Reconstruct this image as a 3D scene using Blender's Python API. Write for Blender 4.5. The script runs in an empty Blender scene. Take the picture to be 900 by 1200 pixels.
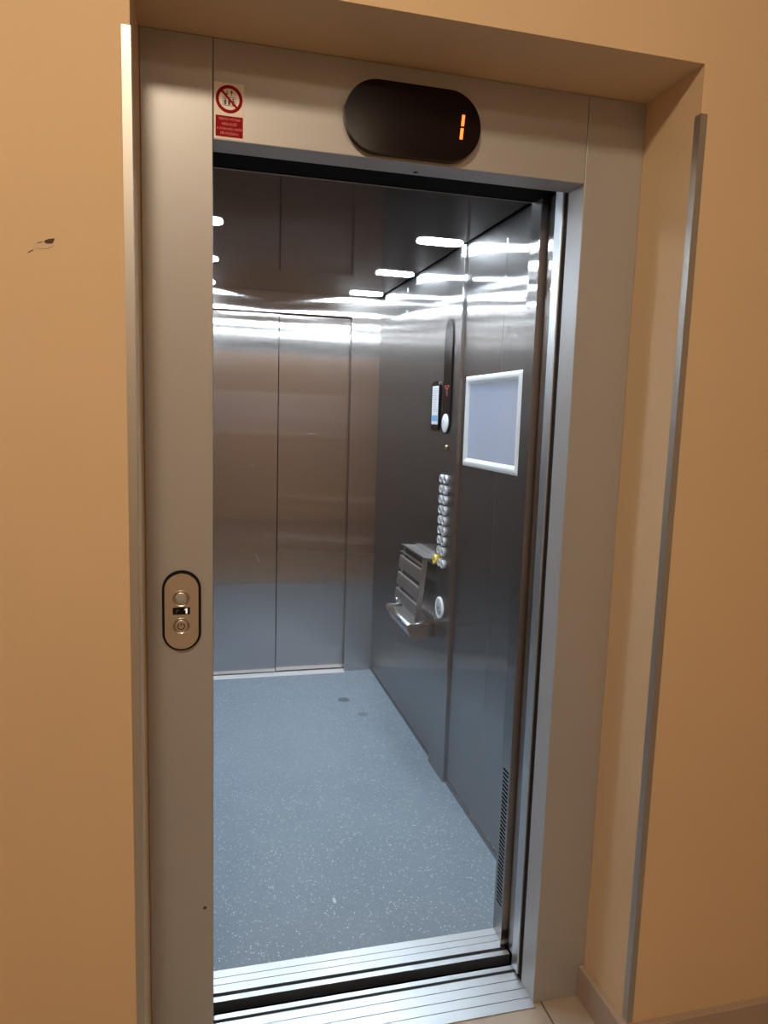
import bpy, bmesh, math, random
from mathutils import Matrix, Vector
random.seed(7)
SC = bpy.context.scene
COL = SC.collection

# ------------------------------------------------------------------ materials
def new_mat(name):
    m = bpy.data.materials.new(name); m.use_nodes = True
    nt = m.node_tree; nt.nodes.clear()
    out = nt.nodes.new('ShaderNodeOutputMaterial')
    b = nt.nodes.new('ShaderNodeBsdfPrincipled')
    nt.links.new(b.outputs[0], out.inputs[0])
    return m, nt, b

def plain(name, col, rough=.5, metal=0., spec=.5, emit=0., ecol=None, coat=0.):
    m, nt, b = new_mat(name)
    b.inputs['Base Color'].default_value = (*col, 1)
    b.inputs['Roughness'].default_value = rough
    b.inputs['Metallic'].default_value = metal
    b.inputs['Specular IOR Level'].default_value = spec
    b.inputs['Coat Weight'].default_value = coat
    if emit:
        b.inputs['Emission Color'].default_value = (*(ecol or col), 1)
        b.inputs['Emission Strength'].default_value = emit
    return m

def node(nt, t, **kw):
    n = nt.nodes.new(t)
    for k, v in kw.items(): setattr(n, k, v)
    return n

def steel(name, col, rough, aniso, soft=.13, soft_rough=.46, var=.05):
    """Brushed steel with a vertical grain: reflections smear sideways, plus a little soft scatter."""
    m, nt, b = new_mat(name)
    L = nt.links; nt.nodes.remove(b)
    out = [n for n in nt.nodes if n.type == 'OUTPUT_MATERIAL'][0]
    geo = node(nt, 'ShaderNodeNewGeometry')
    cr = node(nt, 'ShaderNodeVectorMath', operation='CROSS_PRODUCT')
    L.new(geo.outputs['Normal'], cr.inputs[0]); cr.inputs[1].default_value = (.011, .017, 1)
    nm = node(nt, 'ShaderNodeVectorMath', operation='NORMALIZE'); L.new(cr.outputs[0], nm.inputs[0])
    tc = node(nt, 'ShaderNodeTexCoord')
    mp = node(nt, 'ShaderNodeMapping'); mp.inputs['Scale'].default_value = (420, 420, 3); L.new(tc.outputs['Object'], mp.inputs[0])
    nz = node(nt, 'ShaderNodeTexNoise'); nz.inputs['Scale'].default_value = 1; nz.inputs['Detail'].default_value = 3; L.new(mp.outputs[0], nz.inputs[0])
    mx = node(nt, 'ShaderNodeMix', data_type='RGBA')
    mx.inputs[6].default_value = (*[c * (1 - var) for c in col], 1); mx.inputs[7].default_value = (*[min(1, c * (1 + var)) for c in col], 1)
    L.new(nz.outputs[0], mx.inputs[0])
    n2 = node(nt, 'ShaderNodeTexNoise'); n2.inputs['Scale'].default_value = 2.5; n2.inputs['Detail'].default_value = 3; L.new(tc.outputs['Object'], n2.inputs[0])
    bp = node(nt, 'ShaderNodeBump'); bp.inputs['Strength'].default_value = .03; bp.inputs['Distance'].default_value = .02; L.new(n2.outputs[0], bp.inputs['Height'])
    g1 = node(nt, 'ShaderNodeBsdfAnisotropic', distribution='BECKMANN'); g1.inputs['Roughness'].default_value = rough; g1.inputs['Anisotropy'].default_value = -aniso
    g2 = node(nt, 'ShaderNodeBsdfAnisotropic'); g2.inputs['Roughness'].default_value = soft_rough; g2.inputs['Anisotropy'].default_value = 0
    for g in (g1, g2):
        L.new(mx.outputs[2], g.inputs['Color']); L.new(bp.outputs[0], g.inputs['Normal'])
    L.new(nm.outputs[0], g1.inputs['Tangent'])
    ms = node(nt, 'ShaderNodeMixShader'); ms.inputs[0].default_value = soft
    L.new(g1.outputs[0], ms.inputs[1]); L.new(g2.outputs[0], ms.inputs[2]); L.new(ms.outputs[0], out.inputs[0])
    return m

def plaster(name, col, bump=.12, sc=160, rough=.75):
    m, nt, b = new_mat(name); L = nt.links
    tc = node(nt, 'ShaderNodeTexCoord')
    n = node(nt, 'ShaderNodeTexNoise'); n.inputs['Scale'].default_value = sc; n.inputs['Detail'].default_value = 4
    L.new(tc.outputs['Object'], n.inputs[0])
    n2 = node(nt, 'ShaderNodeTexNoise'); n2.inputs['Scale'].default_value = 2.2; n2.inputs['Detail'].default_value = 3
    L.new(tc.outputs['Object'], n2.inputs[0])
    mx = node(nt, 'ShaderNodeMix', data_type='RGBA')
    mx.inputs[6].default_value = (*[c * .95 for c in col], 1); mx.inputs[7].default_value = (*[min(1, c * 1.05) for c in col], 1)
    L.new(n2.outputs[0], mx.inputs[0]); L.new(mx.outputs[2], b.inputs['Base Color'])
    bp = node(nt, 'ShaderNodeBump'); bp.inputs['Strength'].default_value = bump; bp.inputs['Distance'].default_value = .002
    L.new(n.outputs[0], bp.inputs['Height']); L.new(bp.outputs[0], b.inputs['Normal'])
    b.inputs['Roughness'].default_value = rough; b.inputs['Specular IOR Level'].default_value = .3
    return m

def vinyl(name):
    m, nt, b = new_mat(name); L = nt.links
    tc = node(nt, 'ShaderNodeTexCoord'); geo = node(nt, 'ShaderNodeNewGeometry')
    base = node(nt, 'ShaderNodeMix', data_type='RGBA')
    n2 = node(nt, 'ShaderNodeTexNoise'); n2.inputs['Scale'].default_value = 5; n2.inputs['Detail'].default_value = 5
    L.new(geo.outputs['Position'], n2.inputs[0]); L.new(n2.outputs[0], base.inputs[0])
    base.inputs[6].default_value = (.148, .190, .236, 1); base.inputs[7].default_value = (.190, .234, .287, 1)
    cur = base.outputs[2]
    def speck(scale, lo, hi, col, keep, seed):
        nonlocal cur
        add = node(nt, 'ShaderNodeVectorMath', operation='ADD'); L.new(geo.outputs['Position'], add.inputs[0]); add.inputs[1].default_value = (seed, seed * 1.7, 0)
        v = node(nt, 'ShaderNodeTexVoronoi'); v.inputs['Scale'].default_value = scale
        L.new(add.outputs[0], v.inputs['Vector'])
        mr = node(nt, 'ShaderNodeMapRange'); L.new(v.outputs['Distance'], mr.inputs[0])
        mr.inputs[1].default_value = lo; mr.inputs[2].default_value = hi; mr.inputs[3].default_value = 1; mr.inputs[4].default_value = 0
        sep = node(nt, 'ShaderNodeSeparateColor'); L.new(v.outputs['Color'], sep.inputs[0])
        gt = node(nt, 'ShaderNodeMath', operation='LESS_THAN'); L.new(sep.outputs[0], gt.inputs[0]); gt.inputs[1].default_value = keep
        mu = node(nt, 'ShaderNodeMath', operation='MULTIPLY'); L.new(mr.outputs[0], mu.inputs[0]); L.new(gt.outputs[0], mu.inputs[1])
        mx = node(nt, 'ShaderNodeMix', data_type='RGBA'); L.new(mu.outputs[0], mx.inputs[0]); L.new(cur, mx.inputs[6]); mx.inputs[7].default_value = (*col, 1)
        cur = mx.outputs[2]
    speck(150, .18, .30, (.72, .76, .78), .15, 3.1)
    speck(230, .18, .32, (.50, .55, .58), .15, 9.2)
    speck(190, .16, .28, (.05, .07, .085), .12, 5.7)
    # worn grey stains and scuffs on the vinyl
    for (x, y, rx, ry, col, k) in ((.705, 2.048, .036, .034, (.05, .062, .07), .8), (.762, 1.85, .03, .03, (.06, .075, .085), .5),
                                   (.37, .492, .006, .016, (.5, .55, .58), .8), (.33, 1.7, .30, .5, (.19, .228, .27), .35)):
        sb = node(nt, 'ShaderNodeVectorMath', operation='SUBTRACT'); L.new(geo.outputs['Position'], sb.inputs[0]); sb.inputs[1].default_value = (x, y, 0)
        ml = node(nt, 'ShaderNodeVectorMath', operation='MULTIPLY'); L.new(sb.outputs[0], ml.inputs[0]); ml.inputs[1].default_value = (1 / rx, 1 / ry, 0)
        ln = node(nt, 'ShaderNodeVectorMath', operation='LENGTH'); L.new(ml.outputs[0], ln.inputs[0])
        nz = node(nt, 'ShaderNodeTexNoise'); nz.inputs['Scale'].default_value = 40; L.new(geo.outputs['Position'], nz.inputs[0])
        ad = node(nt, 'ShaderNodeMath', operation='MULTIPLY_ADD'); L.new(nz.outputs[0], ad.inputs[0]); ad.inputs[1].default_value = .8; L.new(ln.outputs['Value'], ad.inputs[2])
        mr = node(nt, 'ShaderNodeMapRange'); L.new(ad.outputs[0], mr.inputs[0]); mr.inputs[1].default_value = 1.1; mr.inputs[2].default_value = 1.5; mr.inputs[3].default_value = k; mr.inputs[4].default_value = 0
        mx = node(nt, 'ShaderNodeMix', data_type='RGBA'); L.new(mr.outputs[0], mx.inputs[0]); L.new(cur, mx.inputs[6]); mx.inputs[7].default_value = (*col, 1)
        cur = mx.outputs[2]
    L.new(cur, b.inputs['Base Color'])
    b.inputs['Roughness'].default_value = .55; b.inputs['Specular IOR Level'].default_value = .35
    return m

def tiles(name):
    m, nt, b = new_mat(name); L = nt.links
    geo = node(nt, 'ShaderNodeNewGeometry')
    ad = node(nt, 'ShaderNodeVectorMath', operation='ADD'); L.new(geo.outputs['Position'], ad.inputs[0]); ad.inputs[1].default_value = (-.8198 + 3.3, .30 + 3.3, 0)
    br = node(nt, 'ShaderNodeTexBrick', offset=0.)
    br.inputs['Scale'].default_value = 1; br.inputs['Brick Width'].default_value = .33; br.inputs['Row Height'].default_value = .33
    br.inputs['Mortar Size'].default_value = .0028; br.inputs['Mortar Smooth'].default_value = .2
    br.inputs['Color1'].default_value = (.44, .37, .30, 1); br.inputs['Color2'].default_value = (.41, .35, .28, 1); br.inputs['Mortar'].default_value = (.13, .10, .08, 1)
    L.new(ad.outputs[0], br.inputs[0])
    nz = node(nt, 'ShaderNodeTexNoise'); nz.inputs['Scale'].default_value = 18; nz.inputs['Detail'].default_value = 6; L.new(geo.outputs['Position'], nz.inputs[0])
    mx = node(nt, 'ShaderNodeMix', data_type='RGBA', blend_type='MULTIPLY'); mx.inputs[0].default_value = .25
    L.new(br.outputs['Color'], mx.inputs[6]); L.new(nz.outputs['Color'], mx.inputs[7])
    L.new(mx.outputs[2], b.inputs['Base Color']); b.inputs['Roughness'].default_value = .35
    return m

M = {}
M['paint'] = plaster('orange_wall_paint', (.66, .49, .31))
M['bright_paint'] = plaster('light_wall_paint', (.80, .62, .44))
M['cream_paint'] = plaster('cream_wall_paint', (.55, .45, .33))
M['white_paint'] = plaster('ceiling_paint', (.55, .48, .38))
M['frame'] = plaster('satin_grey_frame', (.42, .42, .43), .02, 300, .42); M['frame'].node_tree.nodes['Principled BSDF'].inputs['Metallic'].default_value = .35; M['frame'].node_tree.nodes['Principled BSDF'].inputs['Specular IOR Level'].default_value = .5
M['steel'] = steel('brushed_steel', (.47, .45, .44), .205, .875, .13)
M['door_steel'] = steel('brushed_door_steel', (.64, .60, .575), .19, .86, .06)
M['dark_mirror'] = plain('polished_dark_steel', (.088, .088, .095), .06, 1)
M['seat_steel'] = plain('seat_satin_steel', (.52, .51, .51), .36, 1)
M['call'] = plain('brushed_call_plate', (.62, .58, .54), .36, 1)
M['chrome'] = plain('button_chrome', (.72, .73, .75), .25, 1)
M['button'] = plain('pale_button_metal', (.62, .64, .68), .42, .6)
M['alu'] = plain('aluminium', (.60, .61, .63), .40, 1)
M['guard'] = plain('grey_aluminium_guard', (.50, .49, .47), .45, .9)
M['black'] = plain('black_gloss', (.010, .006, .006), .16, 0, .15)
M['rubber'] = plain('black_matt', (.010, .010, .011), .7, 0, .15)
M['void'] = plain('unlit_black', (.004, .004, .004), .9, 0, .05)  # near-black puts the shade of the shaft and gaps into the colour
M['gap'] = plain('dark_backing', (.03, .03, .03), .6)
M['white_frame'] = plain('silver_white_frame', (.78, .80, .82), .3, .25)
M['paper'] = plaster('blank_grey_sheet', (.37, .40, .50), 0, 30, .25)
M['white'] = plain('white_plastic', (.78, .79, .80), .4)
M['grey_plastic'] = plain('grey_plastic', (.33, .36, .38), .4)
M['ink'] = plain('dark_ink', (.05, .05, .06), .5)
M['grey_ink'] = plain('grey_ink', (.40, .42, .46), .5)
M['blue_ink'] = plain('blue_print', (.16, .36, .66), .5)
M['sign_white'] = plain('sign_white', (.80, .72, .66), .5)
M['sign_red'] = plain('sign_red', (.30, .006, .012), .6, 0, .08)
M['sign_pink'] = plain('sign_text', (.68, .32, .30), .6, 0, .1)
M['yellow'] = plain('yellow_plastic', (.72, .58, .08), .4)
M['brass'] = plain('brass', (.55, .40, .22), .35, 1)
M['led_orange'] = plain('orange_digit', (1, .25, .03), .5, emit=3, ecol=(1, .13, .015))
M['led_red'] = plain('red_digit', (.22, .03, .02), .5, emit=.10, ecol=(1, .10, .05))
M['lcd_white'] = plain('white_digit', (.8, .8, .8), .5, emit=.55, ecol=(1, 1, 1))
M['lcd_dim'] = plain('dim_digit', (.12, .14, .12), .5)
M['led'] = plain('white_led', (.9, .95, 1), .5, emit=158, ecol=(.77, .90, 1.0))
M['lamp'] = plain('warm_lamp', (1, .8, .55), .5, emit=150, ecol=(1.0, .80, .57))
M['fill_lamp'] = plain('warm_fill_glow', (1, .8, .55), .5, emit=30, ecol=(1.0, .80, .57))  # glow of the added lamp, lifts what the rear door reflects
M['skirt'] = plain('brown_skirting_tile', (.40, .31, .25), .45)
M['vinyl'] = vinyl('speckled_vinyl')
M['tiles'] = tiles('beige_tiles')
M['chip'] = plain('bare_plaster', (.62, .50, .36), .9)
M['hole'] = plain('dark_chip', (.09, .05, .03), .9)
M['scuff'] = plain('scuffed_steel', (.30, .29, .28), .45, 1)
M['pale_alu'] = plain('pale_aluminium', (.66, .67, .68), .45, .35)

# ------------------------------------------------------------------ builders
def F_front(x, y, z): return Matrix(((1, 0, 0, x), (0, 0, -1, y), (0, 1, 0, z), (0, 0, 0, 1)))      # faces -y
def F_right(x, y, z): return Matrix(((0, 0, -1, x), (-1, 0, 0, y), (0, 1, 0, z), (0, 0, 0, 1)))     # faces -x
def F_down(x, y, z): return Matrix(((1, 0, 0, x), (0, -1, 0, y), (0, 0, -1, z), (0, 0, 0, 1)))      # faces down
def F_up(x, y, z): return Matrix.Translation((x, y, z))

def bevel(bm, w, seg=2, edges=None):
    if w > 0:
        bmesh.ops.bevel(bm, geom=list(edges or bm.edges), offset=w, offset_type='OFFSET', segments=seg, profile=.5, affect='EDGES', clamp_overlap=True)

def box(bm, x0, x1, y0, y1, z0, z1, bev=0, seg=2):
    t = bmesh.new(); bmesh.ops.create_cube(t, size=1)
    for v in t.verts:
        v.co = Vector(((x0 + x1) / 2 + v.co.x * (x1 - x0), (y0 + y1) / 2 + v.co.y * (y1 - y0), (z0 + z1) / 2 + v.co.z * (z1 - z0)))
    bevel(t, bev, seg); merge(bm, t)

def merge(bm, t):
    me = bpy.data.meshes.new('tmp'); t.to_mesh(me); t.free(); bm.from_mesh(me); bpy.data.meshes.remove(me)

def prism(bm, poly, n0, n1, mtx=None, bev=0, seg=2, smooth=False):
    """Polygon in local (u, v), extruded from n0 to n1 along the outward normal, front rim rounded by bev."""
    t = bmesh.new()
    a = [t.verts.new((u, v, n0)) for u, v in poly]; b = [t.verts.new((u, v, n1)) for u, v in poly]
    t.faces.new(a[::-1]); front = t.faces.new(b); n = len(poly)
    for i in range(n):
        f = t.faces.new((a[i], a[(i + 1) % n], b[(i + 1) % n], b[i])); f.smooth = smooth
    if bev: bevel(t, bev, seg, list(front.edges))
    bmesh.ops.recalc_face_normals(t, faces=t.faces)
    if mtx is not None: t.transform(mtx)
    merge(bm, t)

def lathe(bm, prof, mtx=None, n=32):
    t = bmesh.new(); rings = []
    for r, h in prof:
        if r < 1e-6: rings.append([t.verts.new((0, 0, h))])
        else: rings.append([t.verts.new((r * math.cos(2 * math.pi * i / n), r * math.sin(2 * math.pi * i / n), h)) for i in range(n)])
    for A, B in zip(rings, rings[1:]):
        for i in range(n):
            j = (i + 1) % n
            vs = [A[i % len(A)], A[j % len(A)], B[j % len(B)], B[i % len(B)]]
            u = []
            for v in vs:
                if v not in u: u.append(v)
            if len(u) > 2:
                f = t.faces.new(u); f.smooth = True
    bmesh.ops.recalc_face_normals(t, faces=t.faces)
    if mtx is not None: t.transform(mtx)
    merge(bm, t)

def tube(bm, pts, r, n=14):
    t = bmesh.new(); pts = [Vector(p) for p in pts]; rings = []
    for i, p in enumerate(pts):
        d = (pts[min(i + 1, len(pts) - 1)] - pts[max(i - 1, 0)]).normalized()
        q = d.to_track_quat('Z', 'Y')
        rings.append([t.verts.new(p + q @ Vector((r * math.cos(2 * math.pi * k / n), r * math.sin(2 * math.pi * k / n), 0))) for k in range(n)])
    for A, B in zip(rings, rings[1:]):
        for k in range(n):
            f = t.faces.new((A[k], A[(k + 1) % n], B[(k + 1) % n], B[k])); f.smooth = True
    t.faces.new(rings[0][::-1]); t.faces.new(rings[-1])
    bmesh.ops.recalc_face_normals(t, faces=t.faces)
    merge(bm, t)

def rrect(w, h, r, n=10, cx=0, cy=0):
    r = min(r, w / 2 - 1e-5, h / 2 - 1e-5); o = []
    for sx, sy, a in ((1, 1, 0), (-1, 1, 90), (-1, -1, 180), (1, -1, 270)):
        for k in range(n + 1):
            t = math.radians(a + 90 * k / n)
            o.append((cx + sx * (w / 2 - r) + r * math.cos(t), cy + sy * (h / 2 - r) + r * math.sin(t)))
    return o

def disc(r, n=28, cx=0, cy=0): return [(cx + r * math.cos(2 * math.pi * k / n), cy + r * math.sin(2 * math.pi * k / n)) for k in range(n)]

def ring(bm, ro, ri, n0, n1, mtx, n=36, cx=0, cy=0):
    t = Matrix.Translation((cx, cy, 0))
    lathe(bm, [(ri, n0), (ro, n0), (ro, n1), (ri, n1), (ri, n0)], mtx @ t, n)

def frame_ring(bm, outer, inner, n0, n1, mtx):
    """Closed band between two polygons of equal length."""
    t = bmesh.new(); n = len(outer)
    L = [[t.verts.new((u, v, h)) for u, v in P] for P, h in ((outer, n0), (outer, n1), (inner, n1), (inner, n0))]
    for A, B in zip(L, L[1:] + L[:1]):
        for i in range(n): t.faces.new((A[i], A[(i + 1) % n], B[(i + 1) % n], B[i]))
    bmesh.ops.recalc_face_normals(t, faces=t.faces); t.transform(mtx); merge(bm, t)

def text(bm, body, size, mtx, depth=.0002, spacing=1., bold=0.):
    cu = bpy.data.curves.new('lettering', 'FONT'); cu.body = body; cu.size = size; cu.align_x = 'CENTER'; cu.align_y = 'CENTER'
    cu.extrude = depth; cu.space_character = spacing; cu.offset = bold
    o = bpy.data.objects.new('lettering', cu); COL.objects.link(o)
    dg = bpy.context.evaluated_depsgraph_get()
    me = bpy.data.meshes.new_from_object(o.evaluated_get(dg))
    me.transform(mtx); bm.from_mesh(me)
    bpy.data.meshes.remove(me); bpy.data.objects.remove(o); bpy.data.curves.remove(cu)

def world_loc(o):
    v = Vector((0, 0, 0))
    while o is not None: v += o.location; o = o.parent
    return v

def obj(name, bm, mat, parent=None):
    """Link a bmesh built in world coordinates as one object; the origin sits at its base."""
    me = bpy.data.meshes.new(name)
    lo = Vector([min(v.co[i] for v in bm.verts) for i in range(3)]); hi = Vector([max(v.co[i] for v in bm.verts) for i in range(3)])
    w = Vector(((lo.x + hi.x) / 2, (lo.y + hi.y) / 2, lo.z))
    bmesh.ops.translate(bm, verts=bm.verts, vec=-w)
    bm.to_mesh(me); bm.free()
    for m_ in (mat if isinstance(mat, (list, tuple)) else [mat]): me.materials.append(m_)
    o = bpy.data.objects.new(name, me); COL.objects.link(o)
    if parent is not None: o.parent = parent; o.location = w - world_loc(parent)
    else: o.location = w
    return o

def tag(o, label, cat, group=None, kind=None):
    o['label'] = label; o['category'] = cat
    if group: o['group'] = group
    if kind: o['kind'] = kind
    return o

def thing(name, loc, label, cat, group=None, kind=None):
    o = bpy.data.objects.new(name, None); o.empty_display_size = .05; o.location = loc; COL.objects.link(o)
    return tag(o, label, cat, group, kind)

def bx(name, mat, parent, *d, bev=0, seg=2):
    bm = bmesh.new(); box(bm, *d, bev=bev, seg=seg); return obj(name, bm, mat, parent)

def pr(name, mat, parent, poly, n0, n1, mtx, bev=0, seg=2, smooth=False):
    bm = bmesh.new(); prism(bm, poly, n0, n1, mtx, bev, seg, smooth); return obj(name, bm, mat, parent)

def struct(o, label, cat): return tag(o, label, cat, kind='structure')

# ------------------------------------------------------------------ key dimensions (metres)
W, WO, HT, WL, RD = .797, .938, 2.184, .135, .193     # opening, frame right edge, soffit, frame left edge, recess depth
XR, XL, YB, ZC = .947, -.150, 2.4727, 2.1227          # lift car walls and ceiling
HX0, HX1, HY0, HZ = -2.7, 3.2, -3.6, 3.1              # landing hall

# ------------------------------------------------------------------ the landing hall
bm = bmesh.new()
box(bm, HX0, -WL, -RD, .07, 0, HZ); box(bm, WO, HX1, -RD, .07, 0, HZ); box(bm, -WL, WO, -RD, .07, HT, HZ)
wall = struct(obj('wall_front', bm, M['paint']), 'orange painted plaster wall with a recess around the lift doorway', 'wall')
struct(bx('wall_left', M['cream_paint'], None, HX0 - .1, HX0, HY0, .07, 0, HZ), 'cream wall closing the landing on its left', 'wall')
struct(bx('wall_right', M['cream_paint'], None, HX1, HX1 + .1, HY0, .07, 0, HZ), 'cream wall closing the landing on its right', 'wall')
struct(bx('wall_back', M['bright_paint'], None, HX0 - .1, HX1 + .1, HY0 - .1, HY0, 0, HZ), 'cream wall across the landing facing the lift', 'wall')
struct(bx('ceiling', M['white_paint'], None, HX0 - .1, HX1 + .1, HY0 - .1, .07, HZ, HZ + .1), 'pale ceiling over the landing', 'ceiling')
bm = bmesh.new(); box(bm, HX0 - .1, HX1 + .1, HY0 - .1, -.0145, -.1, -.003); box(bm, W + .001, HX1 + .1, -.0145, .07, -.1, -.003); box(bm, HX0 - .1, -.001, -.0145, .07, -.1, -.003)
struct(obj('floor', bm, M['tiles']), 'beige square floor tiles in front of the lift sill', 'floor')
# skirting
bm = bmesh.new(); box(bm, WO - .017, WO + .001, -RD - .017, -.0005, -.003, .085, .0025)
struct(obj('baseboard_right', bm, M['skirt']), 'brown tile skirting along the right side of the doorway recess', 'baseboard')
bm = bmesh.new(); box(bm, WO + .0012, HX1, -RD - .017, -RD + .001, -.003, .085, .0025)
struct(obj('baseboard_front', bm, M['skirt']), 'brown tile skirting along the wall right of the lift', 'baseboard')
bm = bmesh.new(); box(bm, HX0, -WL, -RD - .017, -RD + .001, -.003, .085, .0025)
struct(obj('baseboard_left', bm, M['skirt']), 'brown tile skirting along the wall left of the lift', 'baseboard')
# chipped plaster on the wall left of the lift
bm = bmesh.new(); prism(bm, [(-.021, -.008), (-.012, -.011), (.004, -.0095), (.012, -.003), (.0125, .006), (.002, .0035), (-.008, -.001)], 0, .0006, F_front(-.270, -RD, 1.7435))
obj('chipped_patch', bm, M['chip'], wall)
bm = bmesh.new(); prism(bm, [(-.006, -.001), (-.003, -.0035), (.006, -.003), (.0085, .001), (.010, .0055), (.002, .0042), (-.004, .0018)], 0, .0011, F_front(-.2665, -RD, 1.7450))
prism(bm, [(-.005, -.0014), (-.002, -.0012), (.004, .0012), (.003, .0017)], 0, .0009, F_front(-.2785, -RD, 1.7425))
prism(bm, [(-.005, -.0022), (-.003, -.002), (.004, .0022), (.003, .0026)], 0, .0009, F_front(-.293, -RD, 1.7275))
obj('chipped_hole', bm, M['hole'], wall)

# corner guards
def guard(xc, sgn, label):
    bm = bmesh.new()
    prism(bm, [(0, 0), (.0135 * sgn, 0), (.0135 * sgn, .002), (-.0015 * sgn, .002), (-.0015 * sgn, -.017), (0, -.017)][::1 if sgn > 0 else -1], .09, 2.092, Matrix(((1, 0, 0, xc), (0, -1, 0, -RD), (0, 0, 1, 0), (0, 0, 0, 1))))
    return tag(obj('corner_guard', bm, M['guard']), label, 'corner guard', 'aluminium corner guards of the recess')
guard(WO, 1, 'grey metal corner guard on the recess edge right of the lift doorway')
guard(-WL, -1, 'grey metal corner guard on the recess edge beside the call panel jamb')

# hall lamp (the warm light of the landing, above and behind the view), plus a dim fill lamp added to brighten the rear door's reflection
for lx, ly, lab, glow in ((-.30, -1.76, 'bright round opal ceiling lamp nearest the lift', 'lamp'), (.75, -3.0, 'added dim fill lamp brightening the unseen back wall of the landing', 'fill_lamp')):
    lamp = thing('ceiling_lamp', (lx, ly, HZ - .13), lab, 'lamp', 'landing ceiling lamps')
    bm = bmesh.new(); lathe(bm, [(0, 0), (.17, 0), (.17, -.025), (.155, -.03), (0, -.03)], Matrix.Translation((lx, ly, HZ))); obj('lamp_base', bm, M['alu'], lamp)
    bm = bmesh.new(); lathe(bm, [(.15, -.03)] + [(.15 * math.cos(math.radians(a)), -.03 - .10 * math.sin(math.radians(a))) for a in range(10, 90, 10)] + [(0, -.13)], Matrix.Translation((lx, ly, HZ))); obj('lamp_shade', bm, M[glow], lamp)

# ------------------------------------------------------------------ landing door frame
fr = thing('door_frame', (W / 2, .035, 0), 'satin steel lift door frame set back in the orange wall recess', 'door frame')
FD = .072
left_jamb = bx('jamb', M['frame'], fr, -WL + .0005, -.0008, 0, FD, -.003, HT - .0005, bev=.0015)
bx('jamb', M['frame'], fr, W + .0008, WO - .0005, 0, FD, -.003, HT - .0005, bev=.0015)
bm = bmesh.new(); box(bm, 0, W, 0, FD, 2.0, HT - .0005, .0015)
header = obj('header', bm, M['frame'], fr)
bm = bmesh.new(); lathe(bm, [(0, .0006), (.0045, .0006), (.0055, 0), (0, 0)], F_down(.4243, .0528, 2.0)); obj('screw_hole', bm, M['rubber'], header)
pr('scuff_mark', M['hole'], left_jamb, [(-.004, -.002), (0, -.004), (.004, -.001), (.003, .003), (-.002, .004)], 0, .0004, F_front(-.019, 0, .386))
bm = bmesh.new(); box(bm, W + .0015, W + .03, FD + .0005, FD + .0165, 0, 2.03); box(bm, -.03, -.0015, FD + .0005, FD + .0165, 0, 2.03); obj('gap_shade_strip', bm, M['rubber'], fr)  # black strips stand in for the shaded gap between frame and door

# landing door, slid open into the pocket on the right
ld = thing('sliding_door', (1.05, .106, 0), 'landing lift door slid open behind the right jamb, only its pale edge showing', 'door', 'lift doors')
bx('door_panel', M['alu'], ld, .793, 1.30, .089, .126, .006, 2.03, bev=.002)
# car door, slid open beside it
cd = thing('sliding_door', (1.05, .172, 0), 'inner car door slid open on the right, its dark edge behind the landing door', 'door', 'lift doors')
bm = bmesh.new(); prism(bm, [(.820, .150), (1.30, .150), (1.30, .190), (.812, .190), (.812, .158)], .006, 2.03, F_up(0, 0, 0)); obj('door_panel', bm, M['steel'], cd)

# ------------------------------------------------------------------ sills
def sill_mesh(y0, y1, grooves, slots, x0=-.02, x1=W + .02, top=0., bot=-.03):
    """An extruded threshold profile with fine grooves and open running slots."""
    ev = sorted([(g, .0022, .004) for g in grooves] + [(a, b - a, .022) for a, b in slots])
    pts = [(y0, bot), (y0, top)]
    for c, w, dp in ev:
        a = c - w / 2 if w < .005 else c
        pts += [(a, top), (a, top - dp), (a + w, top - dp), (a + w, top)]
    pts += [(y1, top), (y1, bot)]
    b = bmesh.new()
    va = [b.verts.new((x0, y, z)) for y, z in pts]; vb = [b.verts.new((x1, y, z)) for y, z in pts]; n = len(pts)
    for i in range(n): b.faces.new((va[i], va[(i + 1) % n], vb[(i + 1) % n], vb[i]))
    bmesh.ops.triangle_fill(b, use_beauty=True, edges=[e for e in b.edges if e.verts[0] in va and e.verts[1] in va])
    bmesh.ops.triangle_fill(b, use_beauty=True, edges=[e for e in b.edges if e.verts[0] in vb and e.verts[1] in vb])
    bmesh.ops.recalc_face_normals(b, faces=b.faces)
    return b
s = thing('door_sill', (W / 2, .05, -.03), 'grooved aluminium landing sill at the front, beside the beige tiles', 'door sill', 'lift door sills')
obj('sill_plate', sill_mesh(-.0145, .131, (.018, .049, .080), ((.106, .116),), -.0005, W + .0005), M['alu'], s)
bx('slot_floor', M['rubber'], s, .001, W - .001, .1062, .1158, -.0219, -.0205)
s = thing('door_sill', (W / 2, .23, -.03), 'grooved aluminium car sill bordering the blue-grey vinyl floor', 'door sill', 'lift door sills')
obj('sill_plate', sill_mesh(.171, .278, (.227, .2515), ((.188, .200),), -.0, W + .012), M['alu'], s)
bx('slot_floor', M['rubber'], s, .001, W + .011, .1882, .1998, -.0219, -.0205)

# ------------------------------------------------------------------ the lift car: shell
struct(bx('car_floor', M['vinyl'], None, XL, XR, .2782, YB + .06, -.04, 0), 'blue-grey speckled vinyl floor of the lift car', 'floor')
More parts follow.
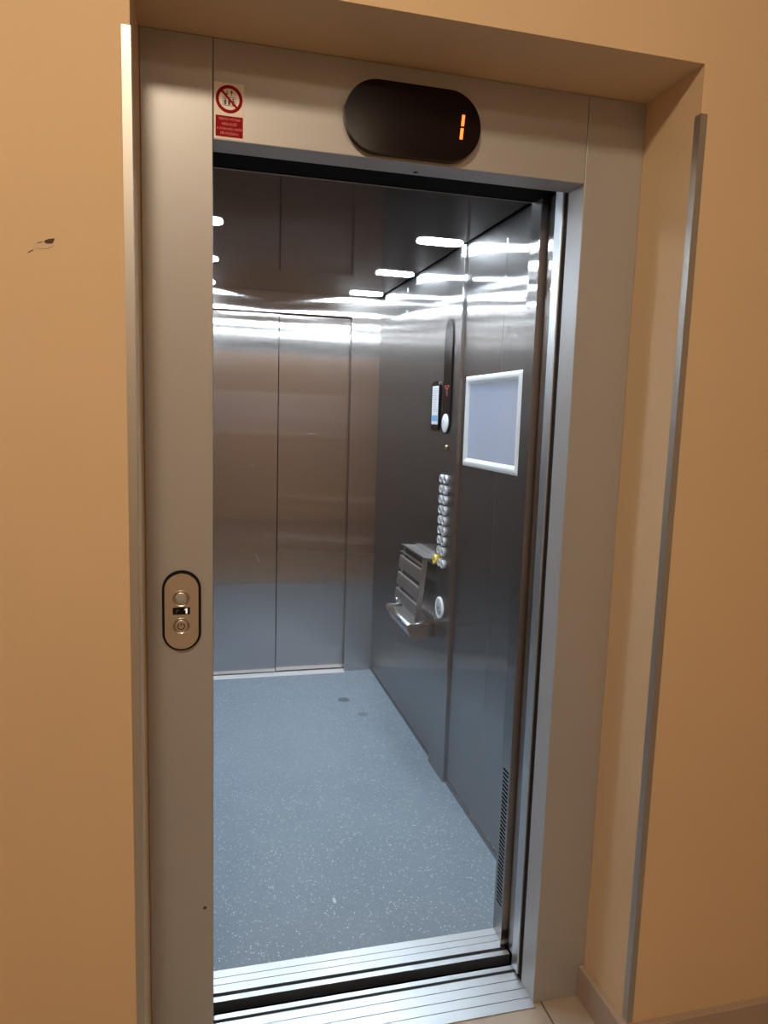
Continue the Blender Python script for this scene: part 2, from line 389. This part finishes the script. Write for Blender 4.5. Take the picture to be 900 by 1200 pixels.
# right wall: backing and brushed panels with fine joints
car_r = struct(bx('car_wall_right', M['gap'], None, XR + .004, XR + .03, .2, YB + .1, 0, 2.25), 'brushed steel right wall of the lift car', 'wall')
bx('wall_panel', M['steel'], car_r, XR, XR + .004, .2801, .7585, .001, 2.16, bev=.0012, seg=1)
bx('wall_panel', M['steel'], car_r, XR, XR + .004, .7605, 1.12, .001, 2.16, bev=.0012, seg=1)
bx('wall_panel', M['steel'], car_r, XR, XR + .004, 1.1201, 1.935, .001, 2.16, bev=.0012, seg=1)
bx('wall_panel', M['steel'], car_r, XR, XR + .004, 1.937, YB - .0005, .001, 2.16, bev=.0012, seg=1)
bx('skirting', M['steel'], car_r, XR - .004, XR - .0002, .281, 1.119, .0005, .020)
bx('skirting', M['steel'], car_r, XR - .003, XR - .0002, 1.312, YB - .001, .0005, .014)
# left wall
car_l = struct(bx('car_wall_left', M['gap'], None, XL - .03, XL - .004, .2, YB + .1, 0, 2.25), 'brushed steel left wall of the lift car', 'wall')
for a, b in ((.2801, .86), (.862, 1.45), (1.452, 1.94), (1.942, YB - .0005)):
    bx('wall_panel', M['steel'], car_l, XL - .004, XL, a, b, .001, 2.16, bev=.0012, seg=1)
# back wall round the rear doorway
bm = bmesh.new(); box(bm, .7885, XR + .004, YB, YB + .035, 0, 2.16, .001, 1); box(bm, XL - .004, .004, YB, YB + .035, 0, 2.16, .001, 1); box(bm, .0041, .7884, YB, YB + .035, 2.012, 2.16, .001, 1)
car_b = struct(obj('car_wall_back', bm, M['door_steel']), 'brushed steel surround of the rear lift door', 'wall')
bx('backing', M['gap'], car_b, XL - .03, XR + .03, YB + .085, YB + .10, -.02, 2.25)
# front return posts and header of the car entrance
post = struct(bx('car_wall_front', M['steel'], None, .9, XR + .004, .205, .28, 0, 2.16), 'steel entrance posts and header of the lift car', 'wall')
def post_poly(s):
    p = [(.804, .217), (.7935, .205), (.7935, .2), (.899, .2), (.899, .28), (.804, .28)]
    return p if s > 0 else [(W - u, v) for u, v in p][::-1]
for s_ in (1, -1):
    bm = bmesh.new(); prism(bm, post_poly(s_), .001, 2.16, F_up(0, 0, 0)); obj('entrance_post', bm, M['steel'], post)
bx('entrance_post', M['steel'], post, XL - .004, W - .9, .205, .28, 0, 2.16)
bx('entrance_header', M['void'], post, XL, XR, .205, .2795, 2.035, 2.16)
bx('header_lip', M['steel'], post, -.0, .803, .274, .2798, 2.0325, 2.0349, bev=.0006, seg=1)
bx('door_gear_shade', M['void'], post, XL, 1.32, .074, .2045, 2.034, 2.20)  # near-black box stands in for the shade in the gap above the doors
bm = bmesh.new()
for k in range(34):
    z = 0.10 + k * .0121
    box(bm, .8035, .8045, .232, .266, z, z + .0056)
obj('vent_slots', bm, M['void'], post)
# dark shaft behind the door pocket
struct(bx('shaft_wall_right', M['void'], None, 1.33, 1.36, .072, .33, -.1, 2.4), 'dark lift shaft wall at the end of the door pocket', 'wall')
struct(bx('shaft_wall_back', M['void'], None, XR + .03, 1.36, .3, .33, -.1, 2.4), 'dark lift shaft wall behind the open doors', 'wall')
# ceiling of the car
bm = bmesh.new(); box(bm, XL + .02, XR - .018, .2805, YB - .004, ZC, ZC + .012, .001, 1)
cc = struct(obj('car_ceiling', bm, M['dark_mirror']), 'polished dark ceiling of the lift car', 'ceiling')
bx('ceiling_void', M['void'], cc, XL - .03, XR + .03, .2, YB + .1, 2.165, 2.19)

# rear car door
rd = thing('sliding_door', (.4, YB + .045, 0), 'closed two panel steel door at the back of the lift', 'door', 'lift doors')
bx('door_panel', M['door_steel'], rd, .3965, .835, YB + .048, YB + .070, .006, 2.03, bev=.0015)
p1 = bx('door_panel', M['door_steel'], rd, -.06, .3925, YB + .040, YB + .062, .006, 2.03, bev=.0015)
pr('scratch', M['scuff'], p1, [(-.018, .028), (-.012, .030), (.006, -.006), (.016, -.028), (.010, -.026), (-.004, 0)], 0, .0003, F_front(.2858, YB + .040, .675))
pr('scratch', M['scuff'], p1, [(-.02, 0), (0, -.006), (.024, .004), (.022, .007), (0, -.002)], 0, .0003, F_front(.24, YB + .040, 1.19))
p2 = rd.children[0]
pr('scratch', M['scuff'], p2, [(-.006, -.035), (.004, -.037), (.005, .03), (-.004, .034)], 0, .0003, F_front(.665, YB + .048, .55))
pr('scratch', M['scuff'], p2, [(-.03, 0), (.0, -.004), (.03, 0), (0, .004)], 0, .0003, F_front(.58, YB + .048, 1.37))
s = thing('door_sill', (W / 2, YB + .01, -.03), 'narrow bright aluminium sill under the closed rear door', 'door sill', 'lift door sills')
bx('sill_plate', M['pale_alu'], s, .004, .7884, YB - .022, YB + .038, -.02, .0022, bev=.0008, seg=1)

# ------------------------------------------------------------------ car ceiling lights
SIDE = {0: "light at the left edge of the lift ceiling", 1: "light beside the control panel wall"}
ROW = {0: "white strip %s, behind entrance header", 1: "white strip %s, nearest the doorway", 2: "white strip %s, second from the doorway", 3: "white strip %s, nearest the rear door"}
LAB = {(i, k): ROW[k] % SIDE[i] for i in (0, 1) for k in (1, 2, 3, 0)}
def make_light():
    t = thing('ceiling_light', (.836, 1.13, ZC - .007), LAB[1, 1], 'light', 'strip lights in the lift ceiling')
    f = F_down(.836, 1.13, ZC)
    bm = bmesh.new(); prism(bm, rrect(.180, .074, .030), 0, .0012, f, .0005); obj('housing', bm, M['alu'], t)
    bm = bmesh.new(); prism(bm, rrect(.172, .066, .028), .0012, .005, f, .002); obj('diffuser', bm, M['led'], t)
    return t
l0 = make_light()
for (i, k), lab in LAB.items():
    if (i, k) == (1, 1): continue
    r = l0.copy(); COL.objects.link(r); r['label'] = lab
    r.location = (.836 if i else -.034, (.51, 1.13, 1.77, 2.352)[k], l0.location.z)
    for ch in l0.children:
        c = ch.copy(); COL.objects.link(c); c.parent = r

# ------------------------------------------------------------------ display over the landing door
def seg_digit_one(bm, x, y, size, mtx, slant=.08):
    for v0 in (.04, .54):
        w = size * .12; a = size * (v0 - .5); b = size * (v0 + .42 - .5)
        P = [(-w / 2 + a * slant, a), (w / 2 + a * slant, a), (w / 2 + b * slant, b), (-w / 2 + b * slant, b)]
        prism(bm, [(x + u, y + v) for u, v in P], 0, .0004, mtx)
t = thing('floor_display', (.398, 0, 2.005), 'black pill shaped floor display with an orange 1 on the door header', 'display')
f = F_front(.398, 0, 2.0755)
pr('housing', M['black'], t, rrect(.288, .139, .0695, 16), 0, .018, f, .012, 4, True)
pr('screen', M['black'], t, rrect(.262, .112, .056, 16), .0178, .0186, f)
bm = bmesh.new(); seg_digit_one(bm, .103, 0, .052, f @ Matrix.Translation((0, 0, .0187))); obj('digit', bm, M['led_orange'], t)

# ------------------------------------------------------------------ evacuation warning sticker on the header
sx, sz = .030, 2.0545
t = thing('warning_sticker', (sx, 0, sz - .05), 'small red and white warning sticker at the left end of the header', 'sticker')
f = F_front(sx, -.0001, sz)
pr('sheet', M['sign_white'], t, rrect(.0565, .102, .002), 0, .0004, f)
pr('red_field', M['sign_red'], t, rrect(.052, .0385, .0008, 3, .0003, -.0285), .0004, .0006, f)
bm = bmesh.new(); ring(bm, .0255, .0195, .0004, .0008, f, cx=0, cy=.0215)
a = math.radians(-45); c_, s_ = math.cos(a), math.sin(a)
prism(bm, [(u * c_ - v * s_, .0215 + u * s_ + v * c_) for u, v in ((-.021, -.0022), (.021, -.0022), (.021, .0022), (-.021, .0022))], .0007, .0009, f)
obj('prohibition_ring', bm, M['sign_red'], t)
bm = bmesh.new()
frame_ring(bm, [(-.0125, .0095), (.0125, .0095), (.0125, .0255), (-.0125, .0255)], [(-.0116, .0104), (.0116, .0104), (.0116, .0246), (-.0116, .0246)], .0004, .00065, f)
for px in (-.0075, 0, .0075):
    prism(bm, disc(.0017, 12, px, .0218), .0004, .00065, f)
    prism(bm, [(px - .002, .0112), (px + .002, .0112), (px + .0026, .0196), (px - .0026, .0196)], .0004, .00065, f)
for px, sgn in ((-.0045, -1), (.0045, 1)):
    cy = .0322
    prism(bm, [(px - .0007, cy - .004 * 1), (px + .0007, cy - .004), (px + .0007, cy + .004), (px - .0007, cy + .004)], .0004, .00065, f)
    tip = [(px - .0028, cy + sgn * .001), (px + .0028, cy + sgn * .001), (px, cy + sgn * .0055)]
    prism(bm, tip if sgn > 0 else tip[::-1], .0004, .00065, f)
obj('pictogram', bm, M['ink'], t)
bm = bmesh.new()
for i, (w_, sz_) in enumerate((('TENTO VÝTAH', .0062), ('NESLOUŽÍ', .0062), ('K EVAKUACI OSOB', .0056), ('PŘI POŽÁRU', .0062))):
    text(bm, w_, sz_ * .98, f @ Matrix.Translation((.0003, -.0155 - i * .0087, .0007)),   .00006)
obj('lettering', bm, M['sign_pink'], t)

# ------------------------------------------------------------------ call panel on the left jamb
cx, cz = -.0643, 1.0655
t = thing('call_panel', (cx, 0, cz - .084), 'pill shaped steel call panel with dark rim on the left jamb', 'call panel')
f = F_front(cx, 0, cz)
pr('rim', M['rubber'], t, rrect(.078, .1705, .039, 16), 0, .004, f, .001, 1, True)
pr('face_plate', M['call'], t, rrect(.0675, .160, .0337, 16), .004, .010, f, .005, 4, True)
def call_button(dz, ring_mat, cap_mat):
    g = f @ Matrix.Translation((-.001, dz, .0098))
    bm = bmesh.new(); lathe(bm, [(0, 0), (.0175, 0), (.0175, .0012), (.0160, .0016), (.0155, .0006), (0, .0006)], g)
    b_ = obj('call_button', bm, ring_mat, t)
    bm = bmesh.new(); lathe(bm, [(0, .0005), (.0135, .0005), (.0135, .0016), (.012, .0024), (.0095, .0026), (0, .0018)], g); obj('button_cap', bm, cap_mat, b_)
    return b_, g
b1, g1 = call_button(.0275, M['call'], M['call'])
bm = bmesh.new(); lathe(bm, [(0, .0022), (.0085, .0022), (.0085, .0028), (.007, .0032), (0, .0032)], g1); obj('button_lens', bm, M['grey_plastic'], b1)
b2, g2 = call_button(-.0305, M['call'], M['call'])
bm = bmesh.new()
for k in range(28):      # open ring
    a0, a1 = math.radians(122 + k * 296 / 28), math.radians(122 + (k + 1) * 296 / 28)
    prism(bm, [(r_ * math.cos(a_), r_ * math.sin(a_)) for r_, a_ in ((.0056, a0), (.0078, a0), (.0078, a1), (.0056, a1))], .0018, .0029, g2)
prism(bm, rrect(.0022, .008, .0008, 4, 0, .0042), .0018, .0029, g2)
obj('button_symbol', bm, M['hole'], b2)
g = f @ Matrix.Translation((-.0005, .0015, .0098))
scr = pr('screen', M['black'], t, rrect(.0345, .0150, .001, 3), 0, .0008, g)
bm = bmesh.new(); prism(bm, [(.0085, -.0056), (.0120, -.0056), (.0120, .0056), (.0095, .0056), (.0062, .0034), (.0062, .0012), (.0085, .0024)], .0008, .0011, g); obj('digit', bm, M['lcd_white'], scr)
bm = bmesh.new(); prism(bm, [(-.0115, -.004), (-.0100, -.004), (-.0085, .001), (-.0055, .001), (-.0055, .0022), (-.0095, .0022)], .0008, .001, g); obj('arrow', bm, M['lcd_dim'], scr)

# ------------------------------------------------------------------ car operating panel on the right wall
XP = XR - .015
cp = thing('control_panel', (XR - .007, 1.215, .002), 'full height steel control panel column with lift buttons and dark display', 'control panel')
bm = bmesh.new(); prism(bm, [(XP, 1.1235), (XP + .003, 1.1205), (XR - .0003, 1.1205), (XR - .0003, 1.311), (XP, 1.311)], .002, 2.118, F_up(0, 0, 0)); obj('column', bm, M['steel'], cp)
# dark display strip with pointed top and round foot
yd = 1.2445
f = F_right(XP, yd, 0)
def lancet(w, z0, z1, n=14):
    r = w / 2; o = [(r * math.cos(math.radians(a)), z0 + r + r * math.sin(math.radians(a))) for a in [180 + 180 * k / n for k in range(n + 1)]]
    o += [(r * math.cos(math.radians(a)) , z1 - r * 1.25 + 1.25 * r * math.sin(math.radians(a))) for a in [180 * k / n for k in range(n + 1)]]
    return o
dsp = pr('display', M['black'], cp, lancet(.094, 1.416, 1.866), 0, .006, f, .002, 2)
bm = bmesh.new(); g = f @ Matrix.Translation((0, 0, .0062))
for P in ([(-.030, 1.608), (-.006, 1.608), (-.006, 1.602), (-.030, 1.602)], [(.006, 1.608), (.030, 1.608), (.030, 1.602), (.006, 1.602)], [(-.022, 1.598), (.022, 1.598), (0, 1.588)],
          [(-.005, 1.586), (.008, 1.586), (.008, 1.580), (-.005, 1.580)], [(.002, 1.580), (.008, 1.580), (.008, 1.565), (.002, 1.565)]):
    prism(bm, P, 0, .0005, g)
obj('digit', bm, M['led_red'], dsp)
bm = bmesh.new(); lathe(bm, [(0, .006), (.037, .006), (.037, .009), (.034, .0105), (0, .0105)], f @ Matrix.Translation((0, 1.459, 0))); sp = obj('speaker_disc', bm, M['white'], dsp)
bm = bmesh.new(); lathe(bm, [(0, .0103), (.004, .0103), (.004, .0108), (0, .0108)], f @ Matrix.Translation((-.012, 1.467, 0))); obj('pilot_dot', bm, M['grey_plastic'], sp)
bm = bmesh.new(); lathe(bm, [(0, 0), (.009, 0), (.009, .003), (.007, .006), (0, .006)], F_right(XP, 1.232, 1.364)); obj('key_switch', bm, M['brass'], cp)
# floor buttons
def button_bm(y, z, r=.0175, h=.012):
    bm = bmesh.new(); lathe(bm, [(0, 0), (r, 0), (r, h - .002), (r - .002, h), (r - .0055, h), (r - .0065, h - .0025), (r - .008, h - .003), (0, h - .003)], F_right(XP, y, z), 24); return bm
def button(y, z, mat_=None, r=.0175, h=.012, name='floor_button'):
    b_ = obj(name, button_bm(y, z, r, h), mat_ or M['button'], cp)
    bm = bmesh.new(); lathe(bm, [(0, h - .0031), (r * .33, h - .0031), (r * .33, h - .0022), (0, h - .0022)], F_right(XP, y, z), 16)
    obj('button_mark', bm, M['ink'], b_); return b_
b0 = button(1.261, 1.2355)
mark = b0.children[0]
zr = [1.2355 - .0418 * k for k in range(8)]
for k, z in enumerate(zr):
    for y in (1.261, 1.213):
        if k == 0 and y > 1.25: continue
        c = b0.copy(); COL.objects.link(c); c.parent = cp; c.location = b0.location + Vector((0, y - 1.261, z - 1.2355))
        m_ = mark.copy(); COL.objects.link(m_); m_.parent = c
for y in (1.245, 1.208):
    c = b0.copy(); COL.objects.link(c); c.parent = cp; c.location = b0.location + Vector((0, y - 1.261, .893 - 1.2355))
    m_ = mark.copy(); COL.objects.link(m_); m_.parent = c
yb = button(1.283, .899, M['yellow'], .0195, .020, 'alarm_button'); yb['label'] = 'raised yellow button'
bm = bmesh.new(); lathe(bm, [(0, 0), (.046, 0), (.046, .004), (.042, .007), (.034, .006), (.033, .003), (0, .003)], F_right(XP, 1.238, .704)); kb = obj('door_button', bm, M['white'], cp)
bm = bmesh.new(); lathe(bm, [(0, .003), (.030, .003), (.030, .006), (.027, .0075), (0, .0075)], F_right(XP, 1.238, .704)); kc = obj('button_cap', bm, M['grey_plastic'], kb)
bm = bmesh.new(); lathe(bm, [(0, .0074), (.004, .0074), (.004, .0082), (0, .0082)], F_right(XP, 1.238, .704)); obj('button_dot', bm, M['ink'], kc)

# ------------------------------------------------------------------ notice plate beside it
t = thing('notice_plate', (XR, 1.427, 1.424), 'narrow black framed notice card with a blue band left of the display', 'notice')
f = F_right(XR, 1.427, 1.5275)
pr('holder', M['black'], t, rrect(.110, .207, .030, 8), 0, .008, f, .003, 2)
card = pr('card', M['white'], t, rrect(.082, .160, .004, 4, .002, .004), .008, .0086, f)
pr('blue_band', M['blue_ink'], card, [(-.036, -.062), (.040, -.062), (.040, -.038), (-.036, -.038)], .0086, .009, f)
bm = bmesh.new()
for k in range(11):
    v = .074 - k * .0095
    a, b = -.030 + .006 * random.random(), .034 - .022 * random.random()
    prism(bm, [(a, v - .0012), (b, v - .0012), (b, v + .0012), (a, v + .0012)], .0086, .0089, f)
obj('print_lines', bm, M['grey_ink'], card)

# ------------------------------------------------------------------ poster frame
t = thing('poster_frame', (XR - .001, .8165, 1.304), 'silver snap frame holding a blank grey sheet on the near steel panel', 'poster frame')
yc, zc, pw, ph = .8165, 1.469, .497, .330
f = F_right(XR, yc, zc)
def rail(horizontal, sgn):
    L_, wv = (pw, .030) if horizontal else (ph, .036)
    prof = [(0, 0), (wv, 0), (wv, .005), (wv * .85, .0095), (wv * .6, .0125), (wv * .35, .0125), (wv * .12, .010), (0, .006)]   # (towards inside, height)
    bm = bmesh.new(); half = L_ / 2; other = (.036 if horizontal else .030)
    A = []
    for s1 in (-1, 1):
        r = []
        for q, h in prof:
            e = s1 * (half - q * other / wv); o_ = sgn * ((ph if horizontal else pw) / 2 - q)
            r.append(bm.verts.new((e, o_, h) if horizontal else (o_, e, h)))
        A.append(r)
    n = len(prof)
    for i in range(n):
        fc = bm.faces.new((A[0][i], A[0][(i + 1) % n], A[1][(i + 1) % n], A[1][i]))
    bm.faces.new(A[0]); bm.faces.new(A[1][::-1]); bmesh.ops.recalc_face_normals(bm, faces=bm.faces); bm.transform(f)
    return obj('frame_rail', bm, M['white_frame'], t)
for h_, s1 in ((True, 1), (True, -1), (False, 1), (False, -1)): rail(h_, s1)
pr('sheet', M['paper'], t, [(-pw / 2 + .03, -ph / 2 + .02), (pw / 2 - .03, -ph / 2 + .02), (pw / 2 - .03, ph / 2 - .02), (-pw / 2 + .03, ph / 2 - .02)], .002, .0045, f)

# ------------------------------------------------------------------ folding seat, flipped up against the wall
Y0, Y1 = 1.330, 1.675
t = thing('folding_seat', (XR - .03, (Y0 + Y1) / 2, .475), 'slatted steel folding seat flipped up on the wall below the lift buttons', 'folding seat')
def seat_pt(s, n=0.):
    """Along the seat from its lower edge (0) to its top (1), n metres out from its back face."""
    a, b = Vector((XR - .076, 0, .624)), Vector((XR - .050, 0, .894))
    d = (b - a).normalized(); nrm = Vector((-d.z, 0, d.x))
    return a + (b - a) * s + nrm * n
def slat(s0, s1, n0, n1, y0=Y0 + .007, y1=Y1):
    bm = bmesh.new(); P = [seat_pt(s0, n0), seat_pt(s1, n0), seat_pt(s1, n1), seat_pt(s0, n1)]
    va = [bm.verts.new((p.x, y0, p.z)) for p in P]; vb = [bm.verts.new((p.x, y1, p.z)) for p in P]
    for i in range(4): bm.faces.new((va[i], va[(i + 1) % 4], vb[(i + 1) % 4], vb[i]))
    bm.faces.new(va[::-1]); bm.faces.new(vb); bmesh.ops.recalc_face_normals(bm, faces=bm.faces); bevel(bm, .0055, 3)
    return obj('slat', bm, M['seat_steel'], t)
for s0, s1 in ((.045, .245), (.315, .525), (.60, .815)): slat(s0, s1, .004, .016)
# top slat is a hollow folded lip
bm = bmesh.new()
for n0, n1, s0, s1 in ((.004, .016, .865, .885), (.004, .016, .975, 1.0), (-.040, -.034, .90, .92)):
    P = [seat_pt(s0, n0), seat_pt(s1, n0), seat_pt(s1, n1), seat_pt(s0, n1)]
    va = [bm.verts.new((p.x, Y0, p.z)) for p in P]; vb = [bm.verts.new((p.x, Y1, p.z)) for p in P]
    for i in range(4): bm.faces.new((va[i], va[(i + 1) % 4], vb[(i + 1) % 4], vb[i]))
    bm.faces.new(va[::-1]); bm.faces.new(vb)
P = [seat_pt(.975, .016), seat_pt(1.0, .016), seat_pt(1.0, -.050), seat_pt(.975, -.050)]
va = [bm.verts.new((p.x, Y0, p.z)) for p in P]; vb = [bm.verts.new((p.x, Y1, p.z)) for p in P]
for i in range(4): bm.faces.new((va[i], va[(i + 1) % 4], vb[(i + 1) % 4], vb[i]))
bm.faces.new(va[::-1]); bm.faces.new(vb)
bmesh.ops.recalc_face_normals(bm, faces=bm.faces); obj('top_lip', bm, M['seat_steel'], t)
for y0 in (Y0, Y1 - .010):
    bm = bmesh.new(); P = [seat_pt(-.03, -.007), seat_pt(.99, -.007), seat_pt(.99, .0165 if y0 < 1.5 else .003), seat_pt(-.03, .0165 if y0 < 1.5 else .003)]
    va = [bm.verts.new((p.x, y0, p.z)) for p in P]; vb = [bm.verts.new((p.x, y0 + .0065, p.z)) for p in P]
    for i in range(4): bm.faces.new((va[i], va[(i + 1) % 4], vb[(i + 1) % 4], vb[i]))
    bm.faces.new(va[::-1]); bm.faces.new(vb); bmesh.ops.recalc_face_normals(bm, faces=bm.faces); bevel(bm, .002, 1)
    obj('side_rail', bm, M['seat_steel'], t)
for yy in (Y1 - .045, Y1 - .085):
    bm = bmesh.new(); lathe(bm, [(0, 0), (.0065, 0), (.0065, .004), (.005, .006), (0, .006)], F_right(seat_pt(.07, .016).x + .001, yy, seat_pt(.07, .016).z), 16); obj('bolt', bm, M['chrome'], t)
# wall bracket: box body, hinge bar, hinge arms
Mprof = Matrix(((-1, 0, 0, XR), (0, 0, 1, 0), (0, 1, 0, 0), (0, 0, 0, 1)))   # (off wall, height, along y)
bm = bmesh.new(); prism(bm, [(0.0003, .555), (.032, .552), (.036, .532), (.070, .534), (.104, .548), (.120, .582), (.122, .596), (.108, .600), (.050, .603), (0.0003, .604)], Y0 + .012, Y1 - .012, Mprof); obj('wall_bracket', bm, M['seat_steel'], t)
bm = bmesh.new(); tube(bm, [(XR - .114, Y0 - .004, .597), (XR - .114, Y1 + .010, .597)], .0135); obj('hinge_bar', bm, M['chrome'], t)
for y0 in (Y0 - .006, Y1 - .006):
    bm = bmesh.new()
    prism(bm, [(0.0003, .612), (.025, .626), (.048, .628), (.070, .612), (.090, .608), (.108, .614), (.124, .608), (.130, .596), (.124, .582), (.110, .580), (.098, .590), (.078, .598), (.058, .606), (.042, .612), (.022, .610), (0.0003, .600)], y0, y0 + .010, Mprof, .002, 1)
    obj('hinge_arm', bm, M['chrome'], t)

# ------------------------------------------------------------------ camera, world, colour management
cam = bpy.data.cameras.new('camera'); co = bpy.data.objects.new('camera', cam); COL.objects.link(co)
co.location = (-.0291, -1.5264, 1.478); co.rotation_mode = 'XYZ'
co.rotation_euler = tuple(math.radians(a) for a in (82.50760, -1.72747, -14.20070))
cam.sensor_fit = 'HORIZONTAL'; cam.sensor_width = 36; cam.lens = 850.8165 / 900 * 36; cam.clip_start = .02
SC.camera = co
w = bpy.data.worlds.new('world'); SC.world = w; w.use_nodes = True
w.node_tree.nodes['Background'].inputs[0].default_value = (.9, .75, .6, 1); w.node_tree.nodes['Background'].inputs[1].default_value = 0.0
SC.view_settings.view_transform = 'Standard'; SC.view_settings.look = 'None'; SC.view_settings.gamma = 1; SC.view_settings.use_curve_mapping = False
SC.view_settings.exposure = 0.0
SC.cycles.use_denoising = True
SC.cycles.max_bounces = 14; SC.cycles.glossy_bounces = 10; SC.cycles.diffuse_bounces = 5
